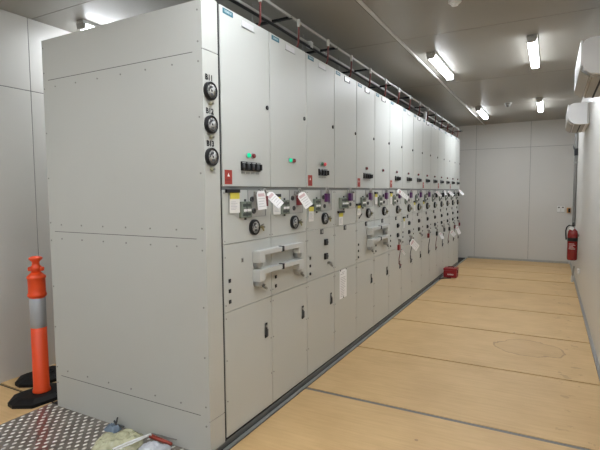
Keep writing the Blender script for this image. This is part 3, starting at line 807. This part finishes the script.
obj('socket_ring', MB().lathe([(.075, .050), (.075, .064), (.06, .064), (.055, .057)], 'rubber'), b2)

# ------------------------------------------------------------------ litter on the chequer plate
def crumple(nx, ny, sx_, sy_, h, seed, mname, thick=.0, pinch=.35):
    m = MB(); top = []; rnd = random.Random(seed)
    for i in range(nx + 1):
        for j in range(ny + 1):
            u, v = i / nx * 2 - 1, j / ny * 2 - 1
            # round the rectangle a little, wobble its edge
            k = 1 - .12 * (u * u * v * v)
            wob = 1 + .12 * noise.noise(Vector((u * 1.7 + seed, v * 1.7, 3)))
            x, y = u * sx_ * k * wob, v * sy_ * k * wob
            e = max(0, 1 - u ** 4) * max(0, 1 - v ** 4)
            z = h * e * (.55 + .5 * noise.noise(Vector((u * 1.6, v * 1.6, seed)))) + .75 * h * (.5 - abs(noise.noise(Vector((u * 3.1, v * 3.1, seed + 9))))) * (.15 + e) + .25 * h * noise.noise(Vector((u * 8, v * 8, seed + 2))) * e
            top.append((x, y, max(.002, z + .003)))
    n = ny + 1; T = len(top)
    bot = [(x, y, .001) for x, y, z in top]
    fs = [[i * n + j, (i + 1) * n + j, (i + 1) * n + j + 1, i * n + j + 1] for i in range(nx) for j in range(ny)]
    fb = [[T + a for a in f[::-1]] for f in fs]
    sd_ = []
    edge = [i * n for i in range(nx + 1)] + [nx * n + j for j in range(1, n)] + [i * n + ny for i in range(nx - 1, -1, -1)] + [j for j in range(ny - 1, 0, -1)]
    for a, bb in zip(edge, edge[1:] + edge[:1]): sd_.append([bb, a, T + a, T + bb])
    m.raw(top + bot, fs + fb + sd_, mname, True)
    return m
o = obj('plastic_bag', crumple(34, 28, .165, .115, .06, 4.2, 'poly_bag'), None, (-.675, -.335, 0)); o.rotation_euler = (0, 0, .62)
tag(o, 'crumpled yellowish plastic bag on the chequer plate', 'bag')
o = obj('white_sheet', crumple(20, 16, .11, .095, .055, 8.7, 'sheet_white'), None, (-.375, -.318, 0)); o.rotation_euler = (0, 0, .4)
tag(o, 'crumpled white sheet on the chequer plate beside the yellowish bag', 'sheet')
o = tag(obj('blue_rag', crumple(14, 12, .055, .045, .04, 2.1, 'blue_cloth'), None, (-.865, -.222, 0)), 'small blue grey rag behind the yellowish bag', 'rag')
r_ = thing('clamp_clip', 'small dark metal clip lying on the blue rag', 'clip', (-.845, -.205, .03)); obj('jaw', MB().tube([(-.03, .0, .03), (-.01, .0, .005), (.03, .01, .0), (.06, .01, .0)], .007, 'dark_grey_plastic').tube([(-.01, 0, .005), (-.015, .02, .05)], .006, 'dark_grey_plastic'), r_)
o = tag(obj('looped_cord', MB().tube([(-.58, -.46, .05), (-.55, -.40, .06), (-.52, -.33, .065), (-.49, -.265, .07), (-.475, -.235, .07), (-.485, -.22, .055), (-.52, -.215, .04)], .0062, 'white_plastic').tube([(-.555, -.46, .05), (-.525, -.38, .055), (-.50, -.31, .06), (-.48, -.25, .065)], .0055, 'white_plastic')), 'white cord looped over the rubbish on the chequer plate', 'cord')
r_ = thing('hand_tool', 'red handled tool lying on the chequer plate against the end cladding', 'tool', (-.44, -.20, .02))
obj('handle', MB().cyl((-.06, -.012, .02), (.125, .0, .004), .015, 'handle_red', .011, 14), r_)
obj('blade', MB().cyl((-.07, .012, .025), (.15, .023, .03), .005, 'dull_steel', .004, 10), r_)
o = tag(obj('black_offcut', crumple(10, 8, .05, .03, .025, 5.5, 'rubber'), None, (-.72, -.525, 0)), 'small black scrap at the front of the yellowish bag', 'scrap')

# ------------------------------------------------------------------ world, camera, view
w = bpy.data.worlds.new('world'); S.world = w; w.use_nodes = True
w.node_tree.nodes['Background'].inputs[0].default_value = (.5, .5, .5, 1); w.node_tree.nodes['Background'].inputs[1].default_value = .0
CAMP = dict(loc=(1.90627556, -2.44292792, 1.72493435), yaw=.4965, pitch=-.0704, roll=-.0075, f=462.04)
yaw, pitch, roll = CAMP['yaw'], CAMP['pitch'], CAMP['roll']
fwd = Vector((-math.sin(yaw) * math.cos(pitch), math.cos(yaw) * math.cos(pitch), math.sin(pitch)))
right = Vector((math.cos(yaw), math.sin(yaw), 0)); up = right.cross(fwd)
r2_, u2_ = right * math.cos(roll) + up * math.sin(roll), up * math.cos(roll) - right * math.sin(roll)
cam = bpy.data.cameras.new('camera'); co = bpy.data.objects.new('camera', cam); COL.objects.link(co)
cam.sensor_width = 36; cam.lens = CAMP['f'] * 36 / 600; cam.clip_start = .05
co.matrix_world = Matrix(((r2_.x, u2_.x, -fwd.x, CAMP['loc'][0]), (r2_.y, u2_.y, -fwd.y, CAMP['loc'][1]), (r2_.z, u2_.z, -fwd.z, CAMP['loc'][2]), (0, 0, 0, 1)))
S.camera = co
S.view_settings.view_transform = 'Standard'; S.view_settings.look = 'None'; S.view_settings.gamma = 1; S.view_settings.use_curve_mapping = False
S.view_settings.exposure = 0.0
S.cycles.max_bounces = 10; S.cycles.diffuse_bounces = 6
